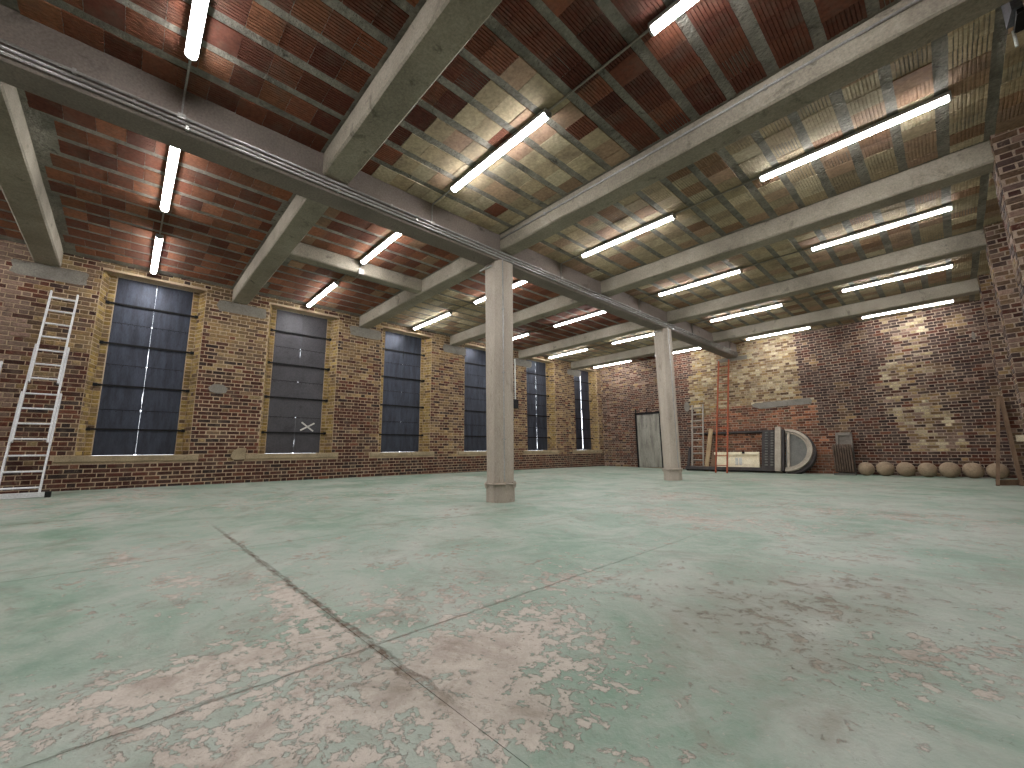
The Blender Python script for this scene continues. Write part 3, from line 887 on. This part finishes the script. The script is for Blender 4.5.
o = tag(mb.build('wall_conduit', M['outlet']), 'white vertical conduit on the brick between the fourth and fifth windows', 'conduit')
mb = MB(); mb.quad_box((XL, 9.42, 2.15), (XL+0.08, 9.62, 2.45)); mb.build('switch_box', M['iron'], o)

# flood lamp high on the right pier
r = empty('flood_lamp', (0.70, 4.6, 3.9)); tag(r, 'grey metal lamp with a bright bar at the top right corner', 'lamp')
ps = []
mb = MB(); mb.loft([[(0.735+0.05*c*k, 4.47, 4.0+0.09*s*k) for c, s in ((-1,-1), (1,-1), (1,1), (-1,1))] for k in (1,)]+[[(0.735+0.07*c, 4.62, 4.0+0.12*s) for c, s in ((-1,-1), (1,-1), (1,1), (-1,1))]]); ps.append(mb.build('housing', M['lampgrey'], r))
mb = MB(); mb.tube([(0.70, 4.66, 3.87), (0.70, 4.66, 3.73)], 0.010); ps.append(mb.build('bar', M['outlet'], r))
mb = MB(); mb.quad_box((0.70, 4.44, 3.84), (0.76, 4.66, 3.875)); ps.append(mb.build('bracket', M['iron'], r))
shift(r, *ps)

# ------------------------------------------------------------------ ladders
def rail_ladder(r, base, top, width0, width1, nr, mat, rw=0.022, rd=0.06, rr=0.014, skip=0.12, name='stile', wdir=(0, 1, 0)):
    base, top, wd = Vector(base), Vector(top), Vector(wdir).normalized()
    out = []
    nrm = (top-base).normalized().cross(wd)
    for s in (-1, 1):
        mb = MB(); mb.bar(base+wd*s*width0/2, top+wd*s*width1/2, rw, rd, nrm); out.append(mb.build(name, mat, r))
    for k in range(nr):
        t = skip+(1-2*skip)*k/(nr-1) if nr > 1 else 0.5
        p = base.lerp(top, t); w = width0+(width1-width0)*t
        mb = MB(); mb.tube([p-wd*w/2, p+wd*w/2], rr, 6); out.append(mb.build('rung', mat, r))
    return out
r = empty('extension_ladder', (-9.2, -0.98, floor_z(-9.2, -1)))
tag(r, 'tall three section aluminium ladder leaning on the brick left of the first window', 'ladder')
B, T = Vector((-9.21, -1.02, floor_z(-9.2, -1)+0.03)), Vector((-9.93, -0.96, 3.40))
def on(t): return B.lerp(T, t)
out_n = Vector((0.976, 0, 0.217))
ps = rail_ladder(r, on(0.0), on(0.475), 0.40, 0.40, 0, M['alu'])
ps += rail_ladder(r, on(0.235)+out_n*0.05, on(0.71)+out_n*0.05, 0.35, 0.35, 0, M['alu'])
ps += rail_ladder(r, on(0.515)+out_n*0.10, on(1.0)+out_n*0.10, 0.30, 0.30, 0, M['alu'])
for k in range(14):
    t = 0.035+k*0.0715
    sec = 0 if t < 0.24 else 1 if t < 0.52 else 2
    p = on(t)+out_n*0.05*sec; w = 0.40-0.05*sec
    ps.append(MB().tube([p-Vector((0, w/2, 0)), p+Vector((0, w/2, 0))], 0.015, 6).build('rung', M['alu'], r))
mb = MB(); mb.quad_box((-9.25, -1.50, B.z-0.025), (-9.17, -0.76, B.z+0.045)); ps.append(mb.build('stabiliser_bar', M['alu'], r))
for y in (-1.54, -0.76):
    mb = MB(); mb.quad_box((-9.26, y, B.z-0.035), (-9.16, y+0.06, B.z+0.05)); ps.append(mb.build('rubber_foot', M['rubber'], r))
shift(r, *ps)
r = empty('ladder', (-9.35, -1.70, floor_z(-9.3, -1.7)))
tag(r, 'second aluminium ladder, only its stile end showing at the left edge', 'ladder')
ps = rail_ladder(r, (-9.4, -1.72, floor_z(-9.3, -1.7)), (-9.94, -1.70, 2.20), 0.40, 0.40, 8, M['alu'], skip=0.07)
shift(r, *ps)
# small dull ladder in the arched frame
r = empty('short_ladder', (-5.95, 14.1, 0.04)); tag(r, 'short dull aluminium ladder standing at the left end of the arched frame', 'ladder')
ps = rail_ladder(r, (-5.99, 14.10, 0.02), (-5.98, 14.50, 2.26), 0.37, 0.37, 10, M['alu_dull'], 0.035, 0.05, 0.02, 0.055, wdir=(1, 0, 0)); shift(r, *ps)
r = empty('red_ladder', (-4.97, 13.4, 0)); tag(r, 'tall slim red oxide ladder leaning on the yellow brick of the end wall', 'ladder')
ps = rail_ladder(r, (-4.97, 13.36, 0.0), (-5.0, 14.52, 3.66), 0.33, 0.32, 12, M['redpaint'], 0.035, 0.05, 0.013, 0.06, wdir=(1, 0, 0)); shift(r, *ps)

# ------------------------------------------------------------------ arched window frame lying on its side against the end wall
FX, FY, TILT = 0.0, 13.90, math.radians(-21)
r = empty('arched_frame', (-4.4, FY, 0.02))
tag(r, 'large arched timber window frame lying on its side against the end wall', 'window frame')
def fpt(x, v, d):      # x along the wall, v up the tilted plane, d depth behind the front
    c, s = math.cos(-TILT), math.sin(-TILT)
    return (x, FY+v*s+d*c, 0.02+v*c-d*s+0.05)
def fbox(mb, x0, x1, v0, v1, d0, d1):
    mb.loft([[fpt(x0, v0, d), fpt(x1, v0, d), fpt(x1, v1, d), fpt(x0, v1, d)] for d in (d0, d1)])
    return mb
VT = 1.30; ps = []
ps.append(fbox(MB(), -6.32, -3.45, 0.0, 0.10, 0.0, 0.14).build('lower_rail', M['darkwood'], r))
ps.append(fbox(MB(), -5.95, -3.45, VT-0.06, VT, 0.02, 0.14).build('upper_rail', M['darkwood'], r))
ps.append(fbox(MB(), -6.30, -6.22, 0.10, VT*0.6, 0.05, 0.12).build('end_stub', M['darkwood'], r))
cx, cv, rx, rv = -3.42, VT/2, 0.66, VT/2
def arc(kx, kv, d, n=28, dx=0.0, dv=0.0): return [fpt(cx+dx+rx*kx*math.cos(t), cv+dv+rv*kv*math.sin(t), d) for t in [-math.pi/2+math.pi*q/n for q in range(n+1)]]
def ring(o, i, d0, d1, n=28, dx=0, dv=0):
    mb = MB(); mb.loft([arc(o, o, d0, n, dx, dv), arc(o, o, d1, n, dx, dv), arc(i, i, d1, n, dx, dv), arc(i, i, d0, n, dx, dv), arc(o, o, d0, n, dx, dv)], cap=False, closed=False)
    return mb
ps.append(ring(1.0, 0.88, -0.02, 0.10).build('arch_moulding', M['frame_light'], r))
ps.append(ring(0.87, 0.80, 0.02, 0.09).build('inner_bead', M['frame_light'], r))
ps.append(ring(1.06, 0.93, 0.06, 0.20, 28, 0.03, -0.03).build('arch_backing', M['darkwood'], r))
mb = MB(); fan = arc(0.82, 0.82, 0.06); fan2 = arc(0.82, 0.82, 0.09); mb.loft([fan, fan2]); ps.append(mb.build('infill_panel', M['slate'], r))
ps.append(fbox(MB(), -3.66, -3.51, -0.02, VT+0.05, -0.09, 0.10).build('transom_bar', M['frame_light'], r))
ps.append(fbox(MB(), -3.50, -3.44, 0.02, VT-0.02, -0.03, 0.08).build('transom_edge', M['darkwood'], r))
ps.append(fbox(MB(), -3.37, -3.31, 0.14, VT-0.14, 0.0, 0.06).build('bead_upright', M['frame_light'], r))
pnl = fbox(MB(), -4.03, -3.66, 0.08, VT-0.03, 0.0, 0.08).build('dark_panel', M['darkwood'], r); ps.append(pnl)
for col in range(2):
    for q in range(13):
        mb = MB(); fbox(mb, -3.94+col*0.15, -3.87+col*0.15, 0.16+q*0.085, 0.20+q*0.085, -0.02, 0.0)
        s = mb.build('stud', M['slate'], pnl); ps.append(s)
par = Matrix.Translation(-Vector(r.location))
for o in ps:
    if o.parent == r: o.matrix_parent_inverse = par
# cream panel, planks inside the frame
r = empty('cream_panel', (-4.7, 14.16, 0)); tag(r, 'cream painted wooden panel with a small pale notice, standing inside the arched frame', 'panel')
ps = []
def lean(x0, x1, z0, z1, y0, y1, th, mb=None):
    mb = mb or MB()
    mb.loft([[(x0, y0+t, z0), (x1, y0+t, z0), (x1, y1+t, z1), (x0, y1+t, z1)] for t in (0, th)])
    return mb
ps.append(lean(-5.40, -4.12, 0.02, 0.62, 14.08, 14.16, 0.04).build('board', M['cream'], r))
ps.append(lean(-5.40, -4.12, 0.54, 0.62, 14.055, 14.065, 0.03).build('top_batten', M['cream'], r))
ps.append(lean(-4.22, -4.12, 0.10, 0.54, 14.07, 14.12, 0.03).build('end_batten', M['cream'], r))
for x in (-4.80, -4.69):
    ps.append(lean(x, x+0.085, 0.22, 0.44, 14.098, 14.127, 0.004).build('notice', M['tape'], r))
mb = MB(); mb.quad_box((-4.56, 14.03, 0.57), (-4.49, 14.07, 0.63)); ps.append(mb.build('catch', M['iron'], r))
shift(r, *ps)
o = tag(MB().bar((-5.72, 14.10, 0.0), (-5.55, 14.37, 1.38), 0.13, 0.03, (0, 1, 0)).build('plank', M['palewood']), 'pale plank leaning on the arched frame beside the short ladder', 'plank')
o = tag(MB().bar((-5.52, 14.13, 0.0), (-5.46, 14.22, 0.62), 0.13, 0.03, (0, 1, 0)).build('plank', M['brownwood']), 'short brown board beside the cream panel', 'plank')

# ------------------------------------------------------------------ end wall door
r = empty('door_1', (-7.93, YB, floor_z(-7.9, YB))); tag(r, 'mottled zinc clad door in a dark frame on the end wall', 'door', kind='structure')
fz = floor_z(-7.9, YB); ps = []
mb = MB(); mb.quad_box((-8.47, YB-0.05, fz), (-8.40, YB+0.05, 2.14)); mb.quad_box((-7.47, YB-0.05, fz), (-7.40, YB+0.05, 2.14)); mb.quad_box((-8.47, YB-0.05, 2.06), (-7.40, YB+0.05, 2.14))
ps.append(mb.build('door_frame', M['iron'], r))
mb = MB(); mb.quad_box((-8.40, YB-0.03, fz+0.03), (-7.47, YB+0.02, 2.06)); lf = mb.build('leaf', M['zinc'], r); ps.append(lf)
for x in (-8.43, -7.95):
    mb = MB(); mb.quad_box((x-0.018, YB-0.05, 2.10), (x+0.018, YB-0.02, 2.30)); ps.append(mb.build('hanger', M['iron'], r))
shift(r, *ps)

# ------------------------------------------------------------------ radiator and basin
r = empty('radiator', (-2.1, 14.05, 0)); tag(r, 'old rusty cast iron radiator standing on the floor by the end wall', 'radiator'); ps = []
for k in range(8):
    x = -2.285+k*0.052
    mb = MB()
    prof = []
    for q in range(16):
        t = 2*math.pi*q/16
        prof.append((14.05+0.075*math.copysign(abs(math.cos(t))**0.6, math.cos(t)), 0.44+0.37*math.copysign(abs(math.sin(t))**0.35, math.sin(t))))
    mb.loft([[(x-0.006, y*0.85+14.05*0.15, z) for y, z in prof], [(x, y, z) for y, z in prof], [(x+0.026, y, z) for y, z in prof], [(x+0.032, y*0.85+14.05*0.15, z) for y, z in prof]])
    ps.append(mb.build('section', M['castiron'], r))
mb = MB(); mb.quad_box((-2.32, 13.96, 0.0), (-1.86, 14.14, 0.045)); ps.append(mb.build('foot_rail', M['slate'], r))
mb = MB(); mb.tube([(-2.32, 14.05, 0.70), (-1.87, 14.05, 0.70)], 0.03); ps.append(mb.build('header_pipe', M['castiron'], r))
shift(r, *ps)
r = empty('stone_basin', (-2.06, 14.35, 0)); tag(r, 'grey stone basin stood on end behind the radiator', 'basin'); ps = []
mb = MB(); lean(-2.24, -1.89, 0.0, 1.13, 14.24, 14.40, 0.08, mb); ps.append(mb.build('back', M['basin'], r))
for (x0, x1, z0, z1) in ((-2.24, -2.19, 0.0, 1.13), (-1.94, -1.89, 0.0, 1.13), (-2.24, -1.89, 1.05, 1.13), (-2.24, -1.89, 0.0, 0.72)):
    y0 = 14.24+0.16*z0/1.13; y1 = 14.24+0.16*z1/1.13
    ps.append(lean(x0, x1, z0, z1, y0-0.06, y1-0.06, 0.062).build('rim', M['basin'], r))
shift(r, *ps)

# ------------------------------------------------------------------ stone balls
ballw = ['next to the radiator, first of the row', 'second in the row from the radiator', 'third in the row from the radiator', 'in the middle of the row of seven', 'fifth in the row from the radiator', 'sixth in the row, left of the trestle', 'last of the row, behind the timber trestle']
for k, x in enumerate((-1.665, -1.298, -0.919, -0.533, -0.164, 0.202, 0.565)):
    mb = MB(); R_ = 0.178+0.004*((k*5) % 3-1); loops = []
    for a in range(1, 13):
        th = math.pi*a/13; z = R_-R_*math.cos(th)
        loops.append([(R_*math.sin(th)*math.cos(2*math.pi*b/24)*(1+0.012*mnoise.noise(Vector((b*0.4, a*0.5, k)))), R_*math.sin(th)*math.sin(2*math.pi*b/24), max(0.0, z)) for b in range(24)])
    mb.loft(loops)
    o = mb.build('stone_ball', M['stone'], smooth=True)
    o.location = (x, 14.20+0.02*((k*3) % 4-1.5), -R_+R_*math.cos(math.pi/13)+0.0)
    o.rotation_euler = (0, 0, k*1.3)
    tag(o, 'round stone ball on the floor, '+ballw[k], 'stone ball', 'row of stone balls')

# ------------------------------------------------------------------ timber trestle at the right
r = empty('timber_trestle', (0.56, 11.9, 0)); tag(r, 'narrow timber trestle leaning on the right hand pier', 'trestle'); ps = []
ps.append(MB().bar((0.435, 11.76, 0.0), (0.685, 12.36, 1.66), 0.07, 0.05, (1, 0, 0)).build('leg', M['brownwood'], r))
ps.append(MB().bar((0.73, 12.0, 0.0), (0.715, 12.36, 1.66), 0.09, 0.06, (1, 0, 0)).build('leg', M['brownwood'], r))
ps.append(MB().bar((0.435, 11.78, 0.06), (0.73, 12.02, 0.06), 0.05, 0.10).build('foot_rail', M['brownwood'], r))
ps.append(MB().bar((0.60, 12.14, 1.05), (0.71, 12.24, 1.05), 0.04, 0.05).build('brace', M['brownwood'], r))
shift(r, *ps)
o = tag(MB().bar((0.80, 12.34, 0.86), (1.08, 12.34, 0.86), 0.05, 0.12).build('board_end', M['cream']), 'pale board end resting by the pier behind the trestle', 'board')
